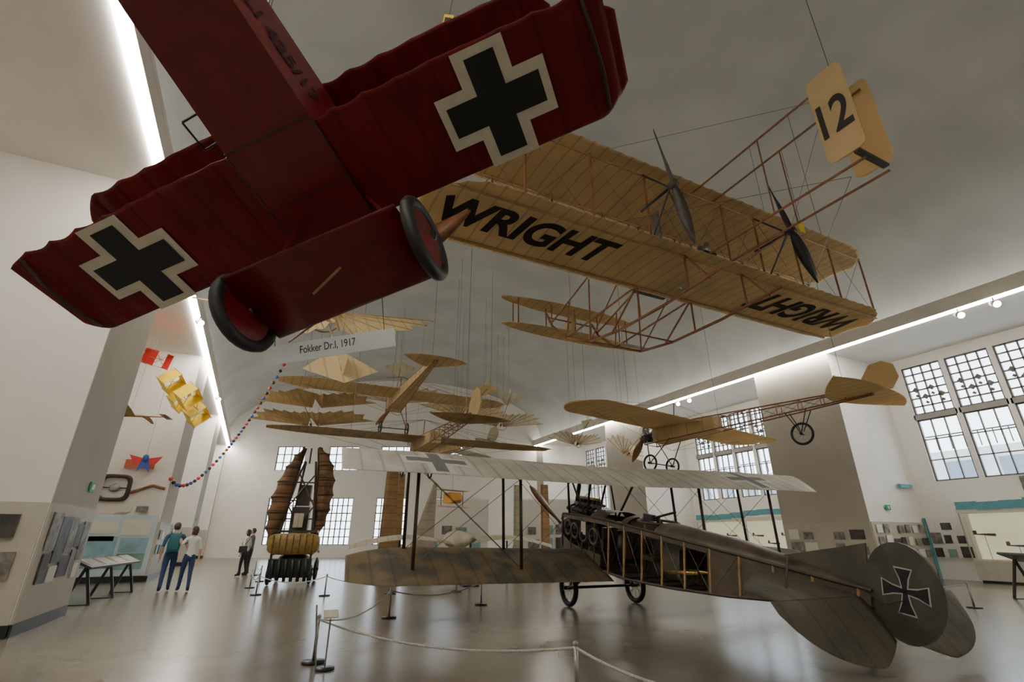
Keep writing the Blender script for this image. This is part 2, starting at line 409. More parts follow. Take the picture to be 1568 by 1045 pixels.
for z in(.35,1.2):
    b.wing([(x,4.9+.38*math.sqrt(max(0.02,1-(x/2.45)**2)),4.9-.42*math.sqrt(max(0.02,1-(x/2.45)**2)),z,z,.05) for x in [-2.44+.1627*k for k in range(31)]],cream,camber=.03)
for x in(-2.0,-.85,0,.85,2.0):
    b.tube((x,5.05,.36),(x,5.05,1.22),.018,wood,6); b.tube((x,4.7,.36),(x,4.7,1.22),.018,wood,6)
b.loft([[(q,4.95+.3*math.cos(t),.78+.36*math.sin(t)) for t in [math.pi*k/8 for k in range(16)]] for q in(-.012,.012)],cream)
b.box((1.1,3.3,-.35),(1.0,.12,.03),steel)
b.obj('front_elevator',wr)
b=B()
def rrect(x,y0,y1,z0,z1,r=.12):
    P=[]
    for (cy,cz,a0) in((y1-r,z1-r,0),(y0+r,z1-r,90),(y0+r,z0+r,180),(y1-r,z0+r,270)):
        for k in range(5):
            t=math.radians(a0+k*22.5); P.append((x,cy+r*math.cos(t),cz+r*math.sin(t)))
    return P
for x in(-.36,.40): b.loft([rrect(x-.015,-4.1,-3.5,.25,2.1),rrect(x+.015,-4.1,-3.5,.25,2.1)],cream,sm=False)
for z in(.5,1.2,1.9): b.tube((-.36,-3.8,z),(.4,-3.8,z),.015,wood,6)
for x in(-.36,.40):
    for z in(.6,1.2,1.8): b.tube((x+.02,-4.1,z),(x+.02,-3.5,z),.01,woodl,5)
b.box((0,-3.95,.2),(.8,.1,.04),dwood)
b.obj('rudder',wr)
text('race_number','12',(-.382,-3.55,.75),(0,-1,0),(0,0,1),.72,.5,inkg,wr,.02)
b=B()
b.prop((-1.75,-1.45,.9),(0,1,0),(-.25,0,.97),1.3,M('prop_grey_wood',(.11,.095,.08),.45,var=.3),.09)
b.prop((1.75,-1.45,.9),(0,1,0),(-.38,0,.92),1.3,black,.10)
b.obj('propellers',wr)
b=B()
b.box((.35,.0,.35),(.35,.75,.45),dsteel)
for k in range(4): b.tube((.35,-.28+.18*k,.55),(.35,-.28+.18*k,.85),.065,steel,10)
b.box((-.3,.35,.3),(.4,.4,.06),dwood); b.box((-.3,.15,.55),(.4,.05,.5),dwood)
b.box((-.8,.1,.9),(.06,.3,1.3),steel)
b.tube((.1,.6,.0),(.1,.6,.5),.16,steel,12); b.wheel((.35,.5,.35),(0,1,0),.25,.03,dsteel,spokes=6)
for k in range(5): b.tube((-.5+.2*k,1.15,.1),(-.4+.2*k,1.5,.3),.03,dsteel,8)
b.box((0,1.3,.2),(.9,.15,.1),dsteel)
b.obj('engine_and_seats',wr)
b=B(); b.box((.6,-2.3,.1),(.14,.02,.24),yel); b.obj('inventory_tag',wr)
wires([(-4.6,.8,1.85),(4.6,.8,1.85),(-4.6,-.6,1.85),(4.6,-.6,1.85),(0,-3.8,2.0),(0,4.9,1.2)],wr)
# ---------------------------------------------------------------- WWI biplane on the floor
ru=empty('reconnaissance_biplane',place(7.35,10.2,0,-3.6,9,0))
olive=canvas('olive_camouflage',(.195,.145,.085),.38,.22,0,.3,(.10,.095,.07),1.9,wr=.3,sharp=.08)
olived=canvas('olive_tail_fabric',(.15,.13,.09),.38,.2,0,.3,(.10,.095,.075),1.5,wr=.3)
def wingmat(name,cxs,cy):
    m=canvas(name,(.62,.59,.50),.38,.28,.12,.25,scale=1.2,wr=.4)
    nt=m.node_tree;N=nt.nodes;L=nt.links
    bs=N['Principled BSDF']; src=bs.inputs['Base Color'].links[0].from_socket
    tc=N.new('ShaderNodeTexCoord'); sp=N.new('ShaderNodeSeparateXYZ'); L.new(tc.outputs['Object'],sp.inputs[0])
    def mth(op,a,bv):
        n=N.new('ShaderNodeMath'); n.operation=op
        for i,q in enumerate((a,bv)):
            if q is None: continue
            if isinstance(q,(int,float)): n.inputs[i].default_value=q
            else: L.new(q,n.inputs[i])
        return n.outputs[0]
    ax=mth('ABSOLUTE',mth('SUBTRACT',mth('ABSOLUTE',sp.outputs[0],None),cxs),None)
    ay=mth('ABSOLUTE',mth('SUBTRACT',sp.outputs[1],cy),None)
    def pl(L_,w):
        a=mth('MULTIPLY',mth('LESS_THAN',ax,L_),mth('LESS_THAN',ay,w)); c=mth('MULTIPLY',mth('LESS_THAN',ax,w),mth('LESS_THAN',ay,L_))
        return mth('MAXIMUM',a,c)
    prev=src
    for msk,col in((pl(.72,.26),(.70,.68,.62,1)),(pl(.62,.13),(.2,.2,.19,1))):
        mx=N.new('ShaderNodeMix'); mx.data_type='RGBA'; L.new(msk,mx.inputs[0]); L.new(prev,mx.inputs[6]); mx.inputs[7].default_value=col; prev=mx.outputs[2]
    L.new(prev,bs.inputs['Base Color'])
    return m
upm=wingmat('upper_wing_dope',4.2,-.3)
def rwing(b,hs,x0,yl,yt,z,zt,dih,sweep,mat,t=.12,rake=.9,rl=.62,rtt=.22):
    for sgn in(-1,1):
        st=[];n=46
        for k in range(n+1):
            a=k/n; x=x0+(hs-x0)*a; e=max(0,(x-(hs-rake))/rake)
            sw=-sweep*x; dz=dih*x
            yL=yl+sw-rl*e**2.4; yT=yt+sw+.035*abs(math.sin(math.pi*x/.38))+rtt*e**3
            st.append((sgn*x,yL,yT,z+dz,zt+dz-.03*e,t*(1-.6*e)))
        b.wing(st if sgn>0 else st[::-1],mat)
b=B(); rwing(b,6.05,.0,.95,-.85,2.95,2.62,.02,.05,upm,rake=1.4,rl=.8,rtt=.25); b.obj('upper_wing',ru)
b=B(); rwing(b,5.75,.45,.6,-1.1,1.03,.74,.025,.05,olive,rake=1.3,rl=.75,rtt=.5); b.obj('lower_wing',ru)
b=B()
def zu(x,y): return 2.93+.02*abs(x)-(.95-y)*.18
def zl(x,y): return 1.03+.025*abs(x)-(.6-y)*.17+.08
for s_ in(-1,1):
    for x in(2.4,4.6):
        sw=-.05*x
        b.tube((s_*x,.35+sw,zl(x,.35)),(s_*x,.7+sw,zu(x,.7)),.034,dwood,8)
        b.tube((s_*x,-.65+sw,zl(x,-.65)),(s_*x,-.35+sw,zu(x,-.35)),.034,dwood,8)
    xx=[.5,2.4,4.6]
    for i in(0,1):
        for y in(.35,-.5):
            b.tube((s_*xx[i],y-.05*xx[i],zl(xx[i],y)),(s_*xx[i+1],y-.05*xx[i+1],zu(xx[i+1],y)),.006,wire,4)
            b.tube((s_*xx[i],y-.05*xx[i],zu(xx[i],y)),(s_*xx[i+1],y-.05*xx[i+1],zl(xx[i+1],y)),.006,wire,4)
    b.tube((s_*.42,.9,1.8),(s_*.6,.75,zu(.6,.75)),.028,dwood,8); b.tube((s_*.42,.1,1.8),(s_*.6,-.35,zu(.6,-.35)),.028,dwood,8)
    b.tube((s_*.42,.1,1.8),(s_*.6,.75,zu(.6,.75)),.022,dwood,8)
b.obj('interplane_struts',ru)
sec=[(1.65,.22,1.18,1.62),(1.3,.38,1.0,1.8),(.6,.45,.88,1.85),(-.5,.47,.86,1.9),(-1.6,.46,.9,1.9),(-2.8,.4,1.03,1.87),(-4.0,.31,1.2,1.84),(-5.0,.19,1.38,1.8),(-6.0,.05,1.56,1.76)]
def fs(y):
    y=max(-6.0,min(1.65,y))
    for i in range(len(sec)-1):
        if sec[i][0]>=y>=sec[i+1][0]:
            a=(sec[i][0]-y)/(sec[i][0]-sec[i+1][0]); return [sec[i][k]+(sec[i+1][k]-sec[i][k])*a for k in(1,2,3)]
ply=M('plywood_dark',(.13,.10,.065),.4,var=.45,scale=3)
brass=M('brass_tank',(.6,.4,.12),.3,metal=.8)
b=B()
for sx in(-1,1):
    for zi in(1,2): b.path([(sx*s_[1],s_[0],s_[zi+1]) for s_ in sec],.026,dwood,6)
y=1.3
while y>-5.9:
    w,z0,z1=fs(y)
    for sx in(-1,1): b.tube((sx*w,y,z0),(sx*w,y,z1),.02,woodl if y<-.4 else dwood,6)
    b.tube((-w,y,z0),(w,y,z0),.018,dwood,6)
    if y<-2.2:b.tube((-w,y,z1),(w,y,z1),.018,dwood,6)
    w2,z02,z12=fs(y-.55)
    for sx in(-1,1):
        b.tube((sx*w,y,z0),(sx*w2,y-.55,z12),.005,wire,4); b.tube((sx*w,y,z1),(sx*w2,y-.55,z02),.005,wire,4)
    y-=.55
b.obj('fuselage_frame',ru)
b=B()
def ringtop(y):
    w,z0,z1=fs(y); h=.18*min(1,w/.3)
    return [(w*1.02*math.cos(t),y,z1+h*math.sin(t)) for t in [math.pi*k/10 for k in range(11)]]
b.loft([ringtop(y) for y in(-2.35,-2.8,-3.4,-4,-4.6,-5.2,-5.95)],ply,closed=False)
for y0,y1 in((-.15,-.75),(-1.35,-1.55)): b.loft([ringtop(y0),ringtop((y0+y1)/2),ringtop(y1)],ply,closed=False)
def sidepanel(ys,sx,mat,zz=1.):
    b.loft([[(sx*fs(y)[0]*1.02,y,fs(y)[1]-.01),(sx*fs(y)[0]*1.02,y,fs(y)[1]+(fs(y)[2]-fs(y)[1])*zz+.01)] for y in ys],mat,closed=False,sm=False)
for sx in(-1,1): sidepanel([-3.6,-4.6,-5.2,-5.98],sx,ply)
sidepanel([-.15,-.8,-1.4,-2,-2.6,-3.2,-3.9],1,ply)
b.loft([[(-fs(y)[0],y,fs(y)[1]-.02),(fs(y)[0],y,fs(y)[1]-.02)] for y in(1.6,1.3,.6,-.5,-1.6,-2.8,-4,-5.2,-5.98)],ply,closed=False,sm=False)
for y in(1.2,.8,.35,-.1):
    w,z0,z1=fs(y)
    for sx in(-1,1): b.wheel((sx*w*1.0,y-.2,(z0+z1)/2+.12),(1,0,0),.19,.028,ply,n=16)
    b.box((0,y,z0+.2),(2*w,.03,.35),ply)
for sx in(-1,1):
    b.loft([[(sx*fs(y)[0]*1.01,y,fs(y)[1]),(sx*fs(y)[0]*1.01,y,fs(y)[1]+.3)] for y in(1.62,1.2,.6,0,-.6)],ply,closed=False,sm=False)
    b.loft([[(sx*fs(y)[0]*1.03,y,fs(y)[2]-.1),(sx*fs(y)[0]*1.03,y,fs(y)[2]+.03)] for y in(1.62,1.2,.6,0,-.6,-1.6,-2.6,-3.6)],ply,closed=False,sm=False)
b.loft([[(.23*math.cos(t)*q,y,1.4+.23*math.sin(t)*q) for t in [math.pi*k/8 for k in range(16)]] for y,q in((1.5,1.25),(1.7,1.1),(1.85,.6),(1.9,.2))],ply)
b.obj('fuselage_skin',ru)
b=B()
b.box((0,.75,1.55),(.38,1.3,.35),dsteel)
for k in range(6):
    y=1.25-.2*k; b.tube((0,y,1.7),(0,y,2.12),.085,steel,12); b.tube((0,y,2.12),(0,y,2.2),.06,dsteel,10)
    b.path([(-.05,y,2.05),(-.22,y-.05,2.0),(-.3,y-.15,1.95)],.028,dsteel,8)
b.tube((-.3,1.2,1.95),(-.3,-.1,1.95),.05,dsteel,10); b.tube((.14,1.25,2.1),(.14,.2,2.1),.035,steel,8)
b.tube((0,1.3,2.23),(0,.2,2.23),.035,brass,8)
b.box((-.22,.75,1.78),(.1,.9,.2),dsteel)
b.tube((-.18,.95,2.2),(-.34,.6,2.55),.05,dsteel,10)
b.tube((0,-.95,1.1),(0,-.95,1.7),.24,dsteel,16); b.box((0,-.4,1.45),(.6,.08,.5),dwood)
b.box((0,-1.9,1.35),(.5,.4,.08),dwood); b.box((0,-1.15,1.45),(.45,.06,.5),M('leather',(.10,.045,.02),.5))
b.box((.1,-2.4,1.4),(.4,.5,.45),M('ammunition_box',(.12,.10,.07),.5))
b.tube((-.3,-2.6,1.25),(-.26,-3.3,1.38),.035,brass,10); b.tube((.1,-2.2,1.2),(.1,-3.2,1.35),.035,brass,10)
b.wheel((0,-1.95,2.02),(0,0,1),.42,.025,dwood,n=24)
b.tube((-.15,-1.8,2.05),(-.3,-2.8,2.3),.022,dsteel,8); b.box((-.18,-1.9,2.1),(.07,.3,.12),dsteel)
b.box((-.495,.1,1.62),(.01,.2,.28),white)
b.prop((0,1.98,1.4),(0,1,0),(-.72,0,.69),1.45,wood,.12)
b.obj('engine_and_cockpit',ru)
b=B()
for s_ in(-1,1):
    b.tube((s_*.45,.55,.9),(s_*.8,.08,.38),.03,dwood,8); b.tube((s_*.45,-.35,.88),(s_*.8,-.02,.38),.03,dwood,8)
b.tube((-1.0,0.02,.38),(1.0,.02,.38),.03,dsteel,8)
b.tube((-.8,.1,.4),(.45,.55,.9),.005,wire,4); b.tube((.8,.1,.4),(-.45,.55,.9),.005,wire,4)
b.tube((0,-5.4,1.5),(0,-5.9,.98),.03,dwood,8)
for s_ in(-1,1): b.wheel((s_*.88,.02,.38),(1,0,0),.38,.055,tire,spokes=16)
b.obj('undercarriage',ru)
b=B()
for sgn in(-1,1):
    st=[]
    for k in range(18):
        x=.04+1.45*k/17;e=x/1.49
        st.append((sgn*x,-4.5-.9*e**1.5,-5.85,1.66,1.66,.05*(1-.5*e)))
    b.wing(st if sgn>0 else st[::-1],olived)
    st=[]
    for k in range(18):
        x=.10+(1.5 if sgn<0 else 1.65)*k/17;e=k/17; ln=.80*math.sqrt(max(.03,(1-e**3)*(.45+.55*min(1,e*3))))
        st.append((sgn*x,-5.87,-5.87-ln*.72,1.66,1.66-ln*.69,.03))
    b.wing(st if sgn>0 else st[::-1],olived)
    b.tube((sgn*.1,-4.9,1.95),(sgn*.9,-5.5,1.68),.015,dwood,6)
b.loft([[(x,-4.5,1.86),(x,-5.95,1.75),(x,-5.95,2.3),(x,-5.7,2.22)] for x in(-.015,.015)],olived,sm=False)
def rud(x):
    return [(x,-6.33+.42*math.cos(2*math.pi*k/28),1.82+.55*math.sin(2*math.pi*k/28)) for k in range(28)]
b.loft([rud(-.02),rud(.02)],M('rudder_dark_green',(.085,.08,.06),.5,var=.45,scale=2.5),sm=False)
b.obj('tail',ru)
def pateeb(b,x,cy,cz,L,g,mat):
    P=[]
    for q in range(4):
        a=math.pi/2*q
        for (u,w) in((.10*L+g,.10*L+g),(.55*L,.17*L+g),(L+g,.36*L+g),(L+g,-.36*L-g),(.55*L,-.17*L-g),(.10*L+g,-.10*L-g)):
            P.append((x,cy+u*math.cos(a)-w*math.sin(a),cz+u*math.sin(a)+w*math.cos(a)))
    fs_=[]
    for q in range(4):
        o=q*6; fs_.append((o,o+1,o+4,o+5)); fs_.append((o+1,o+2,o+3,o+4))
    fs_.append((0,5,6,11,12,17,18,23)); b.add(P,fs_,mat)
b=B(); cgrey=M('cross_outline',(.5,.48,.4),.6)
for sx in(-1,1):
    pateeb(b,sx*.024,-6.36,1.84,.24,.016,cgrey); pateeb(b,sx*.028,-6.36,1.84,.24,0,black)
b.obj('rudder_cross',ru)
# ---------------------------------------------------------------- generic monoplane
def mono(name,mw,hs,ch,Lr,canv,tailspan,tailch,tipr=.8,dih=0.,cover=True,twz=None,fin=True,wz=.15,gear=1.0,taper=.0,finm=None,fscale=1.):
    e=empty(name,mw); b=B()
    for sgn in(-1,1):
        st=[];n=36
        for k in range(n+1):
            x=.05+(hs-.05)*k/n; q=max(0,(x-(hs-tipr))/tipr)
            st.append((sgn*x,ch*.45-ch*.3*q**2.2-taper*x,-ch*.55+ch*.3*q**3+.03*abs(math.sin(math.pi*x/.35))+taper*x*.4,wz+dih*x,wz+dih*x-.04,.07*(1-.5*q)))
        b.wing(st if sgn>0 else st[::-1],canv,camber=.04)
    b.obj('wing',e)
    b=B(); w0,w1=.34,.06
    def fw(y): a=(1.3-y)/(1.3+Lr); return w0+(w1-w0)*max(0,a), .05-.38*(1-max(0,a)*.75), .05+.22*(1-a*.6)
    ys=[1.3-(1.3+Lr)*k/12 for k in range(13)]
    for sx in(-1,1):
        for zi in(1,2): b.path([(sx*fw(y)[0],y,fw(y)[zi]) for y in ys],.02,wood,6)
    for i,y in enumerate(ys):
        w,a,c=fw(y)
        for sx in(-1,1): b.tube((sx*w,y,a),(sx*w,y,c),.014,wood,5)
        b.tube((-w,y,a),(w,y,a),.014,wood,5); b.tube((-w,y,c),(w,y,c),.014,wood,5)
        if i<12:
            w2,a2,c2=fw(ys[i+1])
            for sx in(-1,1): b.tube((sx*w,y,a),(sx*w2,ys[i+1],c2),.005,wire,4); b.tube((sx*w,y,c),(sx*w2,ys[i+1],a2),.005,wire,4)
    if cover:
        yy=(.9,.4,-.4,-1.1,-1.5) if cover!='full' else (1.2,.4,-.4,-1.3,-2.0,-3,-Lr*.95)
        b.loft([[(-fw(y)[0]-.01,y,fw(y)[1]-.01),(fw(y)[0]+.01,y,fw(y)[1]-.01),(fw(y)[0]+.01,y,fw(y)[2]+.01),(-fw(y)[0]-.01,y,fw(y)[2]+.01)] for y in yy],cream,sm=False)
    b.tube((0,1.2,-.05),(0,1.6,-.05),.16,dsteel,12); b.prop((0,1.65,-.05),(0,1,0),(.6,0,.8),1.1,wood,.1)
    for k in range(3):
        a=math.radians(-50+50*k); b.tube((0,1.35,0),(.35*math.sin(a),1.35,.35*math.cos(a)),.06,steel,8)
    b.tube((0,.2,.2),(0,.1,1.0),.02,wood,6)
    for sg_ in(-1,1):
        for x in(hs*.45,hs*.8):
            b.tube((0,.1,1.0),(sg_*x,.2,wz+dih*x+.05),.005,wire,4); b.tube((0,.4,-gear*.6),(sg_*x,.2,wz+dih*x),.005,wire,4)
            b.tube((0,.1,1.0),(sg_*x,-ch*.4,wz+dih*x+.05),.005,wire,4)
    b.obj('fuselage',e)
    b=B()
    for s_ in(-1,1):
        b.wheel((s_*.6,.9,-gear),(1,0,0),.3,.035,tire,spokes=12)
        b.tube((s_*.3,1.2,-.2),(s_*.6,.9,-gear),.02,wood,6); b.tube((s_*.3,.2,-.25),(s_*.6,.9,-gear),.02,wood,6)
    b.tube((-.68,.9,-gear),(.68,.9,-gear),.02,dsteel,6)
    if twz is not None:
        yw=-4.0
        b.wheel((0,yw,twz),(1,0,0),.32,.035,tire,spokes=14)
        for s_ in(-1,1): b.tube((s_*.15,yw+.3,-.1),(s_*.05,yw,twz),.015,dsteel,6); b.tube((s_*.15,yw-.3,-.1),(s_*.05,yw,twz),.015,dsteel,6)
    b.obj('undercarriage',e)
    b=B(); st=[]
    for k in range(25):
        q=-1+2*k/24; st.append((q*tailspan/2,-Lr+.9*tailch*(1-abs(q)**1.6),-Lr-tailch*.35*(1-abs(q)**3),.0,.0,.04))
    b.wing(st,canv)
    if fin:
        F=[(-Lr+.35,.05),(-Lr+.2,.55),(-Lr-.1,.95),(-Lr-.5,1.0),(-Lr-.8,.8),(-Lr-.85,.35),(-Lr-.6,.0)]
        b.loft([[(x,-Lr+(y+Lr)*fscale,z*fscale) for y,z in F] for x in(-.015,.015)],finm or canv,sm=False)
    b.obj('tail',e)
    wires([(-hs*.5,0,.15),(hs*.5,0,.15),(0,-Lr*.9,.1)],e)
    return e
mono('early_monoplane',place(12.7,12.5,4.85,8.7,0,1),5.0,1.9,5.9,cream,4.2,1.1,twz=-.75,gear=1.05,finm=cream,fscale=.75)
mono('early_monoplane',place(4.9,21,7.2,0,-2,0),5.0,1.7,5.0,cream,2.4,1.0,tipr=1.5,gear=1.2,fin=False,cover='full')
mono('early_monoplane',place(5.7,19.6,5.0,0,0,0),5.9,1.8,5.2,brownc,2.8,1.2,tipr=2.5,gear=1.0,fin=True,finm=cream,fscale=.9)
mono('early_monoplane',place(9.6,29,6.4,20,0,3),4.0,1.5,4.2,cream2,2.2,.9,tipr=1.5,gear=.9,fin=True,finm=cream2,fscale=.8)
def glider(name,mw,span,canv,biplane=False,ringr=.45):
    e=empty(name,mw); k_=span/6
    for lev in range(2 if biplane else 1):
        b=B()
        for sgn in(-1,1):
            n=8; root=Vector((sgn*.25*k_,.5*k_,lev*1.0)); tips=[]
            for k in range(n):
                a=math.radians(8+ k*14); L=span/2*(1-.55*k/(n-1))
                tips.append(Vector((sgn*(.25*k_+L*math.cos(a)),.5*k_-L*math.sin(a)*.8,lev*1.0+.12*math.sin(k)+.18)))
            for k in range(n-1):
                m_=(tips[k]+tips[k+1])/2; m_=m_+(root-m_)*.12
                b.add([root,tips[k],m_,tips[k+1]],[(0,1,2,3)],canv)
            for t in tips: b.tube(root,t,.018,woodl,5)
        b.obj('wing_%d'%(lev+1),e)
    b=B()
    b.wheel((0,.2*k_,-.1),(0,1,0),ringr*k_,.02,woodl,n=18); b.tube((0,.3*k_,0),(0,-2.6*k_,.15),.02,woodl,6)
    b.poly([(-.05,-1.7*k_,.15),(-.9*k_,-2.6*k_,.15),(0,-3.1*k_,.15),(.9*k_,-2.6*k_,.15),(.05,-1.7*k_,.15)],canv)
    b.poly([(0,-1.8*k_,.15),(0,-2.8*k_,.15),(0,-2.9*k_,.8*k_),(0,-2.3*k_,.7*k_)],canv)
    b.obj('frame',e); wires([(-.2,.3,.1),(.2,.3,.1),(0,-2.2*k_,.15)],e); return e
glider('hang_glider',place(.8,12.2,6.55,14,52,-12),5.4,cream)
glider('hang_glider',place(14.8,21.9,6.2,0,-30,0),3.2,cream2)
glider('hang_glider',place(17.3,20.8,5.7,30,-40,20),3.2,cream2)
glider('hang_glider',place(1.6,25,6.6,-20,-15,0),5.4,brownc,True)
glider('hang_glider',place(9.2,24,7.6,10,-20,0),5.0,cream)
glider('hang_glider',place(6.0,27,8.8,-10,-20,0),6.0,cream2)
glider('hang_glider',place(12.2,26,7.8,-10,-25,0),5.0,cream2)
e=empty('model_glider',place(-4.3,19.8,5.15,75,0,4)); b=B()
for sgn in(-1,1):
    st=[(sgn*(.02+1.5*k/14),.22-.2*(k/14)**2,-.2+.12*(k/14)**2,.0+.25*math.sin(k/14*2.4),.0+.25*math.sin(k/14*2.4)-.02,.03) for k in range(15)]
    b.wing(st if sgn>0 else st[::-1],brownc)
b.tube((0,.4,-.02),(0,-1.2,0),.03,wood,8,.015); b.wing([(x,-1.0,-1.2,0,0,.01) for x in(-.3,0,.3)],brownc); b.tube((0,0,.02),(0,0,3.1),.004,wire,4); b.obj('airframe',e)
# ---------------------------------------------------------------- kites in left bay
def boxkite(name,mw,cells,L):
    e=empty(name,mw); b=B()
    for (x,y,z,w,dp,mt) in cells:
        h=w/2; P=[(-h,-h),(h,-h),(h,h),(-h,h)]
        for k in range(4):
            p,q=P[k],P[(k+1)%4]; b.add([(x+p[0],y,z+p[1]),(x+q[0],y,z+q[1]),(x+q[0],y+dp,z+q[1]),(x+p[0],y+dp,z+p[1])],[(0,1,2,3)],mt)
        for p in P: b.tube((x+p[0],y-.03,z+p[1]),(x+p[0],y+dp+.03,z+p[1]),.012,woodl,5)
        b.tube((x-h,y+dp/2,z-h),(x+h,y+dp/2,z+h),.01,woodl,5); b.tube((x+h,y+dp/2,z-h),(x-h,y+dp/2,z+h),.01,woodl,5)
    b.tube((-.6,L/2,0),(.6,L/2,0),.014,woodl,5); b.tube((0,-.1,0),(0,L+.1,0),.014,woodl,5)
    t=mw.translation; b.tube((0,0,0),mw.inverted()@Vector((t.x,t.y,ZC-.15)),.004,wire,4)
    b.obj('kite_cells',e)
boxkite('yellow_box_kite',place(-2.45,19.6,5.55,55,35,30),[(-.5,0,0,.6,.45,yel),(.5,0,0,.6,.45,yel),(-.5,.95,0,.6,.45,yel),(.5,.95,0,.6,.45,yel)],1.35)
boxkite('red_box_kite',place(-3.9,18.7,6.9,40,20,0),[(-.35,0,0,.5,.4,kred),(.35,0,0,.5,.4,kred),(0,.7,0,.5,.4,kred)],.9)
boxkite('blue_box_kite',place(-4.6,17.3,6.8,50,30,30),[(0,0,0,.4,.3,kblue),(0,.6,0,.4,.3,yel)],.9)
b=B()
b.poly([(0,0,.1),(-.5,0,.22),(-.34,0,-.05),(0,0,-.12)],kred,.01); b.poly([(0,0,.1),(.5,0,.22),(.34,0,-.05),(0,0,-.12)],kred,.01)
b.poly([(-.1,-.02,.1),(.1,-.02,.1),(.2,-.02,-.35),(0,-.02,-.2),(-.2,-.02,-.35)],kblue,.01); b.ell((0,-.03,.12),(.1,.1,.14),kblue,8,6)
b.tube((0,0,.25),(0,0,3.9),.004,wire,4)
b.obj('bird_kite',None,place(-3.9,21.9,3.95,5))
b=B(); b.poly([(-.5,0,0),(0,0,.3),(.5,0,0),(.1,0,-.9),(-.1,0,-.9)],yel,.01); b.poly([(-.5,.02,0),(0,.02,.3),(0,.02,-.9)],kblue,.01); b.tube((0,0,.3),(0,0,3.0),.004,wire,4); b.obj('diamond_kite',None,place(-5.0,18.9,4.9,20))
b=B()
def bez(P,n):
    out=[]
    for i in range(n+1):
        t=i/n; out.append(P[0]*(1-t)**3+P[1]*3*t*(1-t)**2+P[2]*3*t*t*(1-t)+P[3]*t**3)
    return out
g=bez([Vector((-3.0,22.0,3.4)),Vector((-2.8,25,2.9)),Vector((-2.4,28,4.4)),Vector((-1.9,29.2,5.6))],16)+bez([Vector((-1.9,29.2,5.6)),Vector((-1.2,27,6.4)),Vector((-.5,24,7.2)),Vector((.2,21,8.6))],22)[1:]
for i,p in enumerate(g): b.ell(p,(.075,.075,.075),(kred,dwood,kblue,dwood)[i%4],8,6)
b.path(g,.005,wire,4); b.obj('float_garland')
# ---------------------------------------------------------------- upright craft with folded wings
fo=empty('folded_wing_flyer',place(1.6,20.2,0,-12))
b=B()
for s_ in(-1,1):
    b.wheel((s_*.62,.1,.38),(1,0,0),.38,.05,dsteel,spokes=10); b.wheel((s_*.62,-1.5,.3),(1,0,0),.3,.05,dsteel,spokes=10)
    b.path([(s_*.55,-1.7,.35),(s_*.6,-1.7,.9),(s_*.55,.6,1.0),(s_*.5,1.5,.9)],.04,dwood,6)
    b.path([(s_*.55,-1.6,.9),(s_*.45,-1.3,2.2),(s_*.3,-.9,3.4),(s_*.18,-.5,4.0)],.045,dwood,6)
    b.path([(s_*.5,.5,1.0),(s_*.35,0,2.6),(s_*.18,-.4,4.0)],.04,dwood,6)
    b.tube((s_*.5,-1.3,1.0),(-s_*.4,-1.2,2.4),.025,dwood,6); b.tube((s_*.42,-1.2,2.4),(-s_*.25,-.8,3.5),.025,dwood,6)
b.tube((-.7,.1,.38),(.7,.1,.38),.03,dsteel,6); b.tube((-.7,-1.5,.3),(.7,-1.5,.3),.03,dsteel,6)
for z in(1.4,2.0,2.6,3.2): b.tube((-.45,-1.2,z),(.45,-1.2,z),.025,dwood,6)
b.box((0,-.6,.45),(1.0,1.6,.12),dwood); b.box((0,-1.72,.5),(1.3,.1,.55),dsteel)
for k in range(6): b.tube((-.5+.2*k,-1.82,.12),(-.5+.2*k,-1.82,.75),.05,dsteel,8)
b.ell((0,-1.0,.7),(.5,.6,.3),dsteel); b.box((0,-.9,1.95),(.55,.4,.9),dwood); b.box((0,-.7,2.8),(.4,.3,.7),dwood)
b.tube((0,-.8,3.9),(.0,-.8,4.45),.03,dwood,6)
b.obj('chassis',fo)
b=B(); rad=M('brown_leather_radiator',(.34,.21,.045),.5,var=.4,scale=10)
rr=[[(.78*math.copysign(abs(math.cos(t))**.5,math.cos(t))*q,-1.75+y,1.22+.33*math.copysign(abs(math.sin(t))**.5,math.sin(t))*q) for t in [2*math.pi*k/24 for k in range(24)]] for y,q in((0,.9),(.05,1),(.5,1),(.55,.9))]
b.loft(rr,rad)
for k in range(7): b.box((-.6+.2*k,-1.77,1.22),(.02,.02,.55),dwood)
b.box((0,-1.5,1.6),(1.4,.4,.08),dwood); b.box((0,-1.35,1.95),(.3,.06,.45),cream2)
b.obj('cowling',fo)
b=B(); fold=canvas('folded_fabric',(.20,.105,.05),.28,.6,0,.45,axis=2,wr=.9)
def sheet(prof,s_,y0,dy):
    P=[]
    n=len(prof)
    for i in range(n-1):
        for k in range(4):
            t=k/4; z=prof[i][0]+(prof[i+1][0]-prof[i][0])*t; a=prof[i][1]+(prof[i+1][1]-prof[i][1])*t; c=prof[i][2]+(prof[i+1][2]-prof[i][2])*t
            P.append((z,a,c-.06*math.sin(math.pi*t)))
    P.append(prof[-1]); rings=[]
    for z,a,c in P: rings.append([(s_*(a+(c-a)*j/6),y0+dy*math.sin(math.pi*j/6),z) for j in range(7)]+[(s_*(a+(c-a)*j/6),y0+.03+dy*math.sin(math.pi*j/6),z) for j in range(6,-1,-1)])
    b.loft(rings,fold)
    for z,a,c in prof:
        b.path([(s_*(a+(c-a)*j/6),y0-.02+dy*math.sin(math.pi*j/6),z) for j in range(7)],.018,dwood,5)
    b.path([(s_*a,y0-.02,z) for z,a,c in prof],.03,dwood,6)
sheet([(1.25,.6,.85),(1.7,.48,1.0),(2.2,.40,1.02),(2.7,.34,.98),(3.2,.28,.86),(3.7,.2,.68),(4.1,.14,.46),(4.35,.1,.22)],-1,-1.35,-.2)
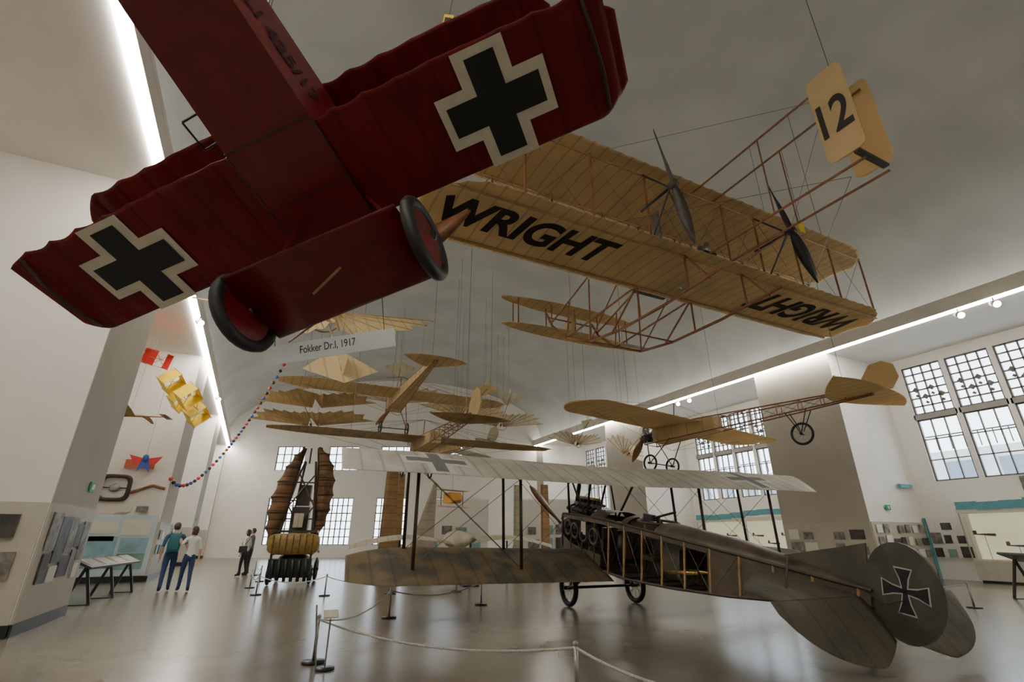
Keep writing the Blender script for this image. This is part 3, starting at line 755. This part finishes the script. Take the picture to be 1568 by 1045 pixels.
sheet([(1.3,.5,.66),(1.8,.50,.84),(2.3,.48,.96),(2.8,.44,1.0),(3.3,.40,1.0),(3.8,.36,.9),(4.2,.3,.68),(4.4,.28,.42)],1,-1.15,-.2)
b.obj('folded_wings',fo)
def panel(name,mw,w0,w1,H,canv,lean=0):
    b=B(); rings=[]
    for k in range(9):
        t=k/8; w=w0+(w1-w0)*t
        rings.append([(lean*t-w/2,.0,H*t+.05),(lean*t-w/4,-.05,H*t+.05),(lean*t+w/2,0,H*t+.05),(lean*t-w/4,.05,H*t+.05)])
    b.loft(rings,canv,sm=False)
    b.box((0,0,.04),(w0+.5,.6,.08),dwood)
    return b.obj(name,None,mw)
brz=canvas('brown_canvas_z',(.42,.26,.12),.3,.3,0,.3,axis=2); crz=canvas('cream_canvas_z',(.62,.55,.42),.35,.2,.2,.2,axis=2)
panel('upright_wing_panel',place(5.2,22.5,0,-10),.75,.5,4.6,brz)
panel('upright_wing_panel',place(5.95,23.9,0,-20),.5,.35,4.2,brz)
panel('upright_wing_panel',place(6.3,21.6,0,-20),1.3,.15,3.6,crz,.6)
panel('upright_wing_panel',place(11.5,22.5,0,-20),.5,.4,3.8,crz)
panel('upright_wing_panel',place(13.6,23.5,0,-20),.5,.4,4.0,brz)
gl=empty('bird_wing_glider',place(6.7,18.2,0,-8))
b=B()
for sgn in(-1,1):
    st=[]
    for k in range(25):
        x=.1+3.6*k/24; e=k/24
        st.append((sgn*x,.7-.9*e**2,-.9+.5*e**3+.05*abs(math.sin(math.pi*x/.4)),1.2+.3*math.sin(e*3.1)-.1*e,1.15+.25*math.sin(e*3.1)-.12*e,.08))
    b.wing(st if sgn>0 else st[::-1],cream2)
b.loft([[(.3*q*math.cos(t),y,1.35+.32*q*math.sin(t)) for t in [2*math.pi*k/12 for k in range(12)]] for y,q in((1.4,.2),(1.0,.8),(.2,1),(-1,.9),(-2.6,.3),(-3,.1))],cream2)
b.add([(-.9,-3.4,1.4),(0,-2.4,1.4),(.9,-3.4,1.4),(0,-3.6,1.4)],[(0,1,2,3)],cream2)
for x,y in((-2,0),(2,0),(0,-2.4)):
    b.tube((x,y,0),(x,y,1.3),.03,dsteel,6); b.box((x,y,.02),(.5,.5,.04),dsteel)
b.obj('airframe',gl)
mb=empty('hanging_model_flyer',place(6.2,17.3,2.7,20)); b=B()
b.loft([[(.22*q,y,-.15*q),(.22*q,y,.2*q),(-.22*q,y,.2*q),(-.22*q,y,-.15*q)] for y,q in((.4,.5),(.2,1),(-.2,1),(-.45,.4))],M('orange_canvas',(.75,.38,.06),.6),sm=False)
b.wing([(x,.2,-.25,.28,.27,.03) for x in(-.6,-.3,0,.3,.6)],cream); b.wing([(x,.2,-.25,-.28,-.29,.03) for x in(-.6,-.3,0,.3,.6)],cream)
for x in(-.5,.5): b.tube((x,0,-.28),(x,0,.28),.012,dwood,6)
b.tube((0,0,.3),(0,0,10),.005,wire,4); b.obj('airframe',mb)
dk=[M('photo_dark',(.10,.09,.08),.5,var=.7,scale=4),M('photo_mid',(.32,.29,.25),.5,var=.6,scale=5),M('photo_blue',(.35,.6,.7),.5,var=.35,scale=2),M('photo_green',(.3,.5,.42),.5,var=.4,scale=2),M('paper',(.8,.78,.7),.5,var=.04),M('photo_red',(.65,.16,.08),.5,var=.4,scale=3)]
def board(name,o,xa,W,H,items,back=None,parent=None):
    o=Vector(o);xa=Vector(xa).normalized(); n=xa.cross(Vector((0,0,1))); R=Matrix((xa,n,Vector((0,0,1)))).transposed(); b=B()
    if back is not None: b.box(o+xa*W/2+Vector((0,0,H/2))+n*.012,(W,.02,H),back,R)
    for (x,z,w,h,mi) in items: b.box(o+xa*(x+w/2)+Vector((0,0,z+h/2))+n*.03,(w,.02,h),dk[mi],R)
    return b.obj(name,parent)
def rnd(W,H,nx,nz,ms):
    out=[]
    for i in range(nx):
        for j in range(nz):
            if random.random()<.88:
                w=W/nx*random.uniform(.55,.88);h=H/nz*random.uniform(.5,.82); out.append((W/nx*(i+.06),H/nz*(j+.1),w,h,random.choice(ms)))
    return out
for (x,y,W) in((8.2,27.5,3.6),(13.2,25.4,3.6)):
    e=empty('exhibition_partition'); xa=Vector((.9,-.44,0)).normalized(); n=xa.cross(Vector((0,0,1))); R=Matrix((xa,n,Vector((0,0,1)))).transposed()
    b=B(); b.box(Vector((x,y,1.7))+xa*W/2,(W,.2,3.4),wall_m,R); b.obj('panel_wall',e)
    board('pictures',Vector((x,y,.8))+xa*.3+n*.1,xa,W-.6,1.4,rnd(W-.6,1.4,4,2,[0,1,2,4,3]),None,e)
# ---------------------------------------------------------------- barriers
ropem=M('rope',(.62,.6,.54),.8,var=.35,scale=60)
def barrier(line,sags,h=.46):
    e=empty('rope_barrier'); b=B()
    for x,y in line:
        b.tube((x,y,0),(x,y,.025),.14,dsteel,20); b.tube((x,y,.02),(x,y,h+.03),.02,steel,10); b.ell((x,y,h+.03),(.028,.028,.028),steel,8,6)
    b.obj('posts',e); b=B()
    for p,q,sag in zip(line[:-1],line[1:],sags):
        pts=[(p[0]+(q[0]-p[0])*k/14,p[1]+(q[1]-p[1])*k/14,h-sag*4*(k/14)*(1-k/14)) for k in range(15)]; b.path(pts,.012,ropem,6)
    b.obj('rope',e)
barrier([(3.1,2.5),(2.85,4.42),(.92,7.25),(2.57,10.4),(4.88,11.4)],(.1,.14,.16,.16))
barrier([(.35,24),(.5,20.6),(.2,18.2),(.35,15.9),(1.95,14.9),(3.6,14.6),(5.4,14.4)],(.16,)*6)
barrier([(14.2,6.2),(15.6,9.2),(16.8,13)],(.16,.16))
e=empty('label_stand',Matrix.Translation((1.0,6.85,0))); b=B(); b.tube((0,0,0),(0,0,.02),.11,dsteel,16); b.box((.0,0,.56),(.17,.14,.012),white,Matrix.Rotation(.5,3,'X')); b.tube((0,0,.02),(0,0,.55),.01,steel,6)
b.tube((-.1,.0,0.02),(-.17,.05,.66),.011,steel,6); b.obj('stand',e)
def inforail(name,p,q,h=.85):
    p=Vector(p);q=Vector(q); d=(q-p).normalized(); n=Vector((d.y,-d.x,0)); b=B()
    for t in(.08,.5,.92):
        c=p+(q-p)*t; b.tube(c-n*.25,c+n*.02+Vector((0,0,h-.05)),.035,dsteel,6); b.tube(c+n*.25,c+n*.02+Vector((0,0,h-.05)),.035,dsteel,6); b.tube(c-n*.25,c+n*.25,.02,dsteel,6)
    R=Matrix((d,n,Vector((0,0,1)))).transposed()@Matrix.Rotation(math.radians(-25),3,'X')
    b.box((p+q)/2+Vector((0,0,h)),((q-p).length,.42,.05),dsteel,R)
    for k in range(4): b.box(p+(q-p)*(.14+.24*k)+Vector((0,0,h+.03)),((q-p).length*.19,.32,.006),M('rail_panel',(.25,.24,.22),.5),R)
    b.obj(name)
inforail('information_rail',(-3.3,15.0,0),(-2.95,18.6,0)); inforail('information_rail',(15.2,4.4,0),(17.5,6.6,0),.95)
# ---------------------------------------------------------------- exhibition panels
board('photo_board',(XL+.02,11.1,.65),(0,1,0),2.3,1.2,[(.02,.55,.45,.6,1),(.1,.05,.35,.45,0),(.5,.35,.5,.75,0),(.55,.05,.4,.25,4),(1.03,.5,.45,.6,1),(1.0,.1,.5,.35,0),(1.5,.6,.35,.4,0),(1.55,.1,.3,.45,1),(1.88,.35,.38,.7,1),(1.9,.05,.3,.25,4)])
board('photo_board',(XL-1.7,10.87,.6),(1,0,0),1.6,1.3,[(.1,.8,.35,.35,1),(.55,.7,.35,.45,4),(1.05,.8,.35,.35,0),(.1,.2,.45,.45,4),(.7,.1,.3,.4,0),(1.1,.2,.4,.4,1)])
board('exhibition_panel',(XLO+.6,22.355,.2),(1,0,0),2.9,1.95,[(.05,1.0,.9,.75,2),(1.0,1.35,.8,.4,4),(1.9,1.3,.85,.5,4),(.05,.2,.9,.7,3),(1.0,.25,.85,1.0,2),(1.95,.75,.8,.45,2),(1.95,.2,.8,.5,3),(1.05,1.1,.7,.15,5)],M('pale_blue_panel',(.62,.78,.82),.5,var=.1,scale=1.5))
board('wall_label',(XL-1.3,22.36,2.25),(1,0,0),.9,.25,[(.0,.0,.35,.2,4),(.5,.0,.35,.2,1)])
board('kite_poster',(XL-1.5,22.36,3.75),(1,0,0),.9,.3,[(0,0,.9,.3,5)])
board('photo_board',(XL+.03,22.6,.8),(0,1,0),2.2,1.0,rnd(2.2,1.0,4,2,[0,1,4,2]))
board('photo_board',(XL+.03,34.1,.8),(0,1,0),2.2,1.0,rnd(2.2,1.0,4,2,[0,1,4,2]))
b=B()
R0=[]
for q,dy in((.46,0),(.46,-.08),(.34,-.08),(.34,0)):
    R0.append([(math.copysign(abs(math.cos(t))**.45,math.cos(t))*q*1.05,dy,math.copysign(abs(math.sin(t))**.45,math.sin(t))*q) for t in [2*math.pi*k/40 for k in range(40)]])
R0.append(R0[0]); b.loft(R0,dwood,cap=False); b.ell((0,-.04,0),(.16,.05,.14),steel); b.tube((-.4,-.04,0),(.4,-.04,0),.02,dsteel,6)
b.obj('wind_tunnel_frame',None,Matrix.Translation((XL-1.6,22.36,3.05)))
b=B(); b.path([(-.5,0,-.15),(-.15,0,.0),(.1,0,.12),(.5,0,.02)],.05,wood,8); b.obj('carved_propeller_blade',None,Matrix.Translation((XL-.6,22.3,3.05)))
for p,xa in(((XL+.03,12.6,2.25),(0,1,0)),((20.6,10.76,2.35),(1,0,0)),((XL+.03,34.6,2.3),(0,1,0))):
    board('exit_sign',p,xa,.3,.18,[(0.10,.04,.1,.1,4)],green)
for y in(27.5,30.6):
    b=B(); b.box((-3.9,y,1.0),(.9,2.4,2.0),dado_m); b.box((-3.43,y,1.3),(.03,2.2,1.1),dk[2]); b.box((-3.41,y-.6,1.2),(.03,.6,.5),dk[4]); b.box((-3.41,y+.5,1.4),(.03,.7,.5),dk[1]); b.obj('display_cabinet')
board('photo_board',(XR+.15,10.765,.7),(1,0,0),3.2,1.25,rnd(3.2,1.25,7,3,[0,1,4,4,1]))
board('photo_board',(XR-.03,14.0,.8),(0,-1,0),3.0,1.0,rnd(3.0,1.0,5,2,[0,1,4,1]))
b=B(); b.box((XRO-.09,10.74,1.05),(.16,.03,2.1),teal); b.obj('trim_3')
board('photo_board',(XRO-.02,10.7,.7),(0,-1,0),1.2,1.4,rnd(1.2,1.4,3,3,[0,1,4,4,3]),dk[4])
board('mural_painting',(XRO-.02,7.6,2.75),(0,-1,0),3.0,.6,[(0,0,3.0,.6,1)],dk[1])
caseglow=M('case_backlight',(.95,.93,.66),.5,var=.12,scale=.8,emit=.45)
def showcase(y0,y1,x=22.2):
    e=empty('model_showcase'); b=B(); yc=(y0+y1)/2; L=y1-y0
    b.box((x+.35,yc,.38),(.7,L,.6),dado_m); b.box((x+.35,yc,.05),(.6,L-.1,.1),dsteel)
    b.box((x+.68,yc,1.45),(.04,L,1.5),caseglow); b.box((x+.35,yc,.7),(.7,L,.05),white)
    b.box((x+.33,yc,2.28),(.74,L+.1,.16),white)
    for k in range(8): b.box((x-.02,y0+L*(k+.5)/8,2.5+.08*math.sin(k*.8)),(.06,L/8,.26),teal)
    for y in(y0,yc,y1): b.box((x,y,1.45),(.03,.03,1.5),steel)
    b.obj('cabinet',e)
    b=B()
    for k in range(int(L/.8)):
        y=y0+.5+k*.8; z=1.15+.35*(k%2)
        b.tube((x+.35,y-.3,z),(x+.35,y+.3,z+.02),.045,(teal,brownc,dsteel,wood)[k%4],8,r2=.015)
        b.box((x+.35,y-.1,z+.03),(.5,.14,.02),(wood,dsteel,teal,brownc)[k%4]); b.box((x+.35,y+.25,z+.08),(.02,.1,.12),wood)
        b.tube((x+.35,y,.72),(x+.35,y,z),.008,dsteel,5)
    b.obj('model_aircraft',e)
showcase(4.4,9.3); showcase(15.0,21.4)
b=B(); b.box((0,0,0),(.8,.12,.13),teal); b.obj('wall_sign_bar',None,Matrix.Translation((22.2,10.7,3.25)))
hot=emis('lamp_face',(1,.82,.55),200)
def spot(x,y,s):
    e=empty('cove_spotlight',Matrix.Translation((x,y,8.05))); b=B()
    b.tube((0,0,.2),(0,0,.02),.02,dsteel,6); d=Vector((s*.6,-.6,-.55)).normalized()
    b.tube(-d*.12,d*.12,.09,white,14,.11); b.tube(d*.121,d*.125,.095,hot,14); b.obj('lamp_head',e)
for x,y,s in((-2.75,17.8,1),(-2.75,28.5,1),(19.15,18.7,-1),(19.15,17.9,-1),(19.15,6.3,-1),(19.15,5.4,-1),(19.15,30,-1)): spot(x,y,s)
e=empty('inventory_tag',place(.92,3.34,6.3,-26,10,8)); b=B(); b.box((0,0,0),(.1,.015,.2),yel); b.box((0,-.01,.02),(.07,.004,.08),inkg); b.tube((0,0,.1),(0,0,5.6),.003,wire,4); b.obj('tag',e)
# ---------------------------------------------------------------- people
skinm=M('skin',(.62,.38,.27),.55,var=.08)
def person(name,mw,shirt,trous,shoe,hairm,h=1.75,fem=False,armL=None,armR=None,legs=None,sleeve=True,headyaw=0,longhair=False,pack=None,bag=None):
    k=h/1.75; e=empty(name,mw)
    sw=.165 if fem else .19
    J={'pel':(0,0,.95),'wai':(0,0,1.10),'che':(0,.0,1.30),'ucs':(0,-.01,1.42),'nek':(0,-.005,1.50),'hb':(0,.01,1.58)}
    Rr={'pel':.145 if fem else .14,'wai':.115 if fem else .13,'che':.135 if fem else .15,'ucs':.10,'nek':.052,'hb':.055}
    legs=legs or {-1:((.0,.02),(.0,-.0)),1:((.0,.02),(.0,.0))}
    E=[('pel','wai',0),('wai','che',0),('che','ucs',0),('ucs','nek',3),('nek','hb',3)]
    arms={-1:armL or ((-.24,-.03,1.14),(-.25,.04,.88)),1:armR or ((.24,-.03,1.14),(.25,.04,.88))}
    for s_ in(-1,1):
        q='L' if s_<0 else 'R'
        J['sh'+q]=(s_*sw,0,1.42);Rr['sh'+q]=.062
        J['el'+q]=arms[s_][0];Rr['el'+q]=.042
        J['wr'+q]=arms[s_][1];Rr['wr'+q]=.027
        a=Vector(arms[s_][0]);c=Vector(arms[s_][1]); J['pa'+q]=tuple(c+(c-a).normalized()*.07);Rr['pa'+q]=.032
        E+=[('ucs','sh'+q,0),('sh'+q,'el'+q,0),('el'+q,'wr'+q,0 if sleeve else 3),('wr'+q,'pa'+q,3)]
        ky,ay=legs[s_][0][1],legs[s_][1][1]
        J['hi'+q]=(s_*.088,0,.88);Rr['hi'+q]=.095
        J['kn'+q]=(s_*.095,ky,.50);Rr['kn'+q]=.062
        J['an'+q]=(s_*.10,ay,.10);Rr['an'+q]=.045
        J['to'+q]=(s_*.115,ay+.16,.045);Rr['to'+q]=.038
        J['he'+q]=(s_*.10,ay-.05,.045);Rr['he'+q]=.036
        E+=[('pel','hi'+q,1),('hi'+q,'kn'+q,1),('kn'+q,'an'+q,1),('an'+q,'to'+q,2),('an'+q,'he'+q,2)]
    names=list(J); me=bpy.data.meshes.new('body'); me.from_pydata([J[n] for n in names],[(names.index(a),names.index(c)) for a,c,_ in E],[])
    o=bpy.data.objects.new('tmp',me); bpy.context.scene.collection.objects.link(o)
    sk=o.modifiers.new('s','SKIN'); su=o.modifiers.new('u','SUBSURF'); su.levels=2; su.render_levels=2
    for i,n in enumerate(names):
        r=Rr[n]; me.skin_vertices[0].data[i].radius=(r,r*(.78 if n in('pel','wai','che','ucs') else 1)); me.skin_vertices[0].data[i].use_root=(i==0)
    dg=bpy.context.evaluated_depsgraph_get(); dg.update()
    m2=bpy.data.meshes.new_from_object(o.evaluated_get(dg)); bpy.data.objects.remove(o)
    m2.materials.clear()
    for m_ in(shirt,trous,shoe,skinm): m2.materials.append(m_)
    for p in m2.polygons:
        c=p.center; best=9;bm=0
        for a,q,mi in E:
            A=Vector(J[a]);Q=Vector(J[q]);d=Q-A; t=max(0,min(1,(c-A).dot(d)/d.length_squared)); ds=(A+d*t-c).length-.5*(Rr[a]*(1-t)+Rr[q]*t)
            if ds<best: best=ds;bm=mi
        if bm==0 and c.z<.93 and abs(c.x)<.17: bm=1
        p.material_index=bm; p.use_smooth=True
    for v in m2.vertices: v.co*=k
    bo=bpy.data.objects.new('body',m2); bpy.context.scene.collection.objects.link(bo); bo.parent=e
    b=B(); ry=Matrix.Rotation(headyaw,3,'Z'); hc=Vector((0,.02,1.645))
    def f(q):
        q=q.copy()
        if q.z<0: q.x*=1+q.z*2.2; q.y*=1+q.z*1.0
        if q.y>.06 and abs(q.x)<.02 and -.045<q.z<.02: q.y+=.018
        return ry@q
    b.ell(hc,(.076,.096,.118),skinm,20,15,f)
    for s_ in(-1,1):
        b.ell(hc+ry@Vector((s_*.078,-.005,-.01)),(.012,.02,.03),skinm,8,6)
        b.ell(hc+ry@Vector((s_*.03,.088,.012)),(.011,.006,.006),black,8,5)
    b.ell(hc+ry@Vector((0,.10,-.018)),(.012,.018,.02),skinm,8,6); b.ell(hc+ry@Vector((0,.083,-.055)),(.022,.008,.006),kred,8,5)
    def hf(q):
        q=q.copy()
        if q.y>.03 and q.z<.06: q.y=.03+(q.y-.03)*.1
        if longhair and q.z<0: q.z*=1.9
        return ry@q
    b.ell(hc+ry@Vector((0,-.014,.022)),(.086,.10,.112),hairm,18,13,hf)
    for q,s_ in(('L',-1),('R',1)):
        w_=Vector(J['wr'+q]);p_=Vector(J['pa'+q]); d=(p_-w_).normalized(); sd=d.cross(Vector((1,0,0)))
        if sd.length<.1: sd=Vector((0,1,0))
        sd.normalize(); nrm=d.cross(sd)
        for i,(ln,off) in enumerate(((.068,-.024),(.078,-.008),(.073,.008),(.058,.023))):
            r0=p_+d*.012+sd*off; m1=r0+d*ln*.5; m3=m1+(d+nrm*.5*-s_).normalized()*ln*.5
            b.tube(r0,m1,.009,skinm,6,.008); b.tube(m1,m3,.008,skinm,6,.006)
        th=w_+d*.03+sd*.025; b.tube(th,th+(d+sd*.8).normalized()*.06,.011,skinm,6,.008)
    b.v=[tuple(Vector(v)*k) for v in b.v]
    b.obj('head_and_hands',e)
    if pack:
        b=B(); rings=[]
        for z,q in((1.0,.7),(1.03,.95),(1.2,1.05),(1.38,.95),(1.47,.7),(1.49,.3)):
            rings.append([(.15*q*math.copysign(abs(math.cos(t))**.6,math.cos(t)),-.22+.10*q*math.copysign(abs(math.sin(t))**.6,math.sin(t)),z) for t in [2*math.pi*j/16 for j in range(16)]])
        b.loft(rings,pack); b.box((0,-.325,1.15),(.2,.03,.16),pack)
        for s_ in(-1,1): b.path([(s_*.1,-.14,1.42),(s_*.11,-.02,1.515),(s_*.11,.12,1.42),(s_*.12,.13,1.25),(s_*.13,-.1,1.08)],.016,black,6)
        b.v=[tuple(Vector(v)*k) for v in b.v]; b.obj('backpack',e)
    if bag:
        b=B(); b.box((-.24,-.02,.98),(.1,.28,.24),bag); b.path([(-.24,-.02,1.1),(-.12,-.13,1.3),(.08,-.1,1.47),(.12,.1,1.4),(-.1,.14,1.2),(-.22,.04,1.1)],.01,bag,6); b.obj('shoulder_bag',e)
    return e
jean=M('denim',(.03,.06,.16),.8,var=.3,scale=20); navy=M('navy_shirt',(.05,.12,.22),.8); whs=M('white_shirt',(.8,.79,.76),.8); blk=M('dark_cloth',(.03,.03,.035),.8)
hair1=M('hair_grey_brown',(.10,.07,.05),.7,var=.4,scale=40); hair2=M('hair_brown',(.09,.04,.02),.6,var=.4,scale=40)
tealp=M('teal_backpack',(.02,.15,.17),.7)
person('man_with_backpack',place(-1.98,18.0,0,8),navy,jean,blk,hair1,1.80,armR=((.30,.02,1.2),(.40,.08,1.02)),legs={-1:((0,-.06),(0,-.2)),1:((0,.08),(0,.1))},sleeve=False,pack=tealp,headyaw=-.4)
person('woman_in_white_shirt',place(-1.50,17.8,0,14),whs,jean,blk,hair2,1.70,True,armL=((-.28,-.04,1.24),(-.36,.03,1.46)),legs={-1:((0,.08),(0,.08)),1:((0,-.05),(0,-.18))},sleeve=False,headyaw=.5,longhair=True)
person('woman_visitor',place(-.12,23.5,0,60),whs,blk,blk,hair2,1.70,True,legs={-1:((0,.06),(0,.05)),1:((0,-.03),(0,-.12))},sleeve=False,bag=blk,longhair=True)
person('man_visitor',place(.05,24.4,0,80),M('grey_jacket',(.12,.12,.13),.8),blk,blk,hair1,1.76)
person('boy_visitor',place(8.6,22.6,0,150),navy,jean,blk,hair1,1.65,sleeve=False)
person('man_visitor',place(12.2,24.0,0,20),M('dark_jacket',(.08,.09,.12),.8),blk,blk,hair1,1.76)
# ---------------------------------------------------------------- lights & world
w=bpy.data.worlds.new('World'); bpy.context.scene.world=w; w.use_nodes=True
bg=w.node_tree.nodes['Background']; bg.inputs[0].default_value=(.78,.89,1,1); bg.inputs[1].default_value=6.2
def area(name,loc,size,sy,power,rot,col=(1,1,1),portal=False):
    l=bpy.data.lights.new(name,'AREA'); l.shape='RECTANGLE'; l.size=size; l.size_y=sy; l.energy=power; l.color=col
    if portal: l.cycles.is_portal=True
    o=bpy.data.objects.new(name,l); bpy.context.scene.collection.objects.link(o); o.location=loc; o.rotation_euler=rot
    return o
for (a,c) in((2.6,10.1),(14.9,21.6),(26.3,33.1)):
    area('window_portal',(XRO+.4,(a+c)/2,5.65),4.5,c-a,10,(0,math.radians(90),0),portal=True)
cam=bpy.data.cameras.new('Camera'); co=bpy.data.objects.new('Camera',cam); bpy.context.scene.collection.objects.link(co)
co.location=(0,0,1.4); co.rotation_euler=(math.radians(90+22.06),0,YAW); cam.lens=17.1; cam.sensor_width=36; cam.clip_start=.05; cam.clip_end=400
bpy.context.scene.camera=co
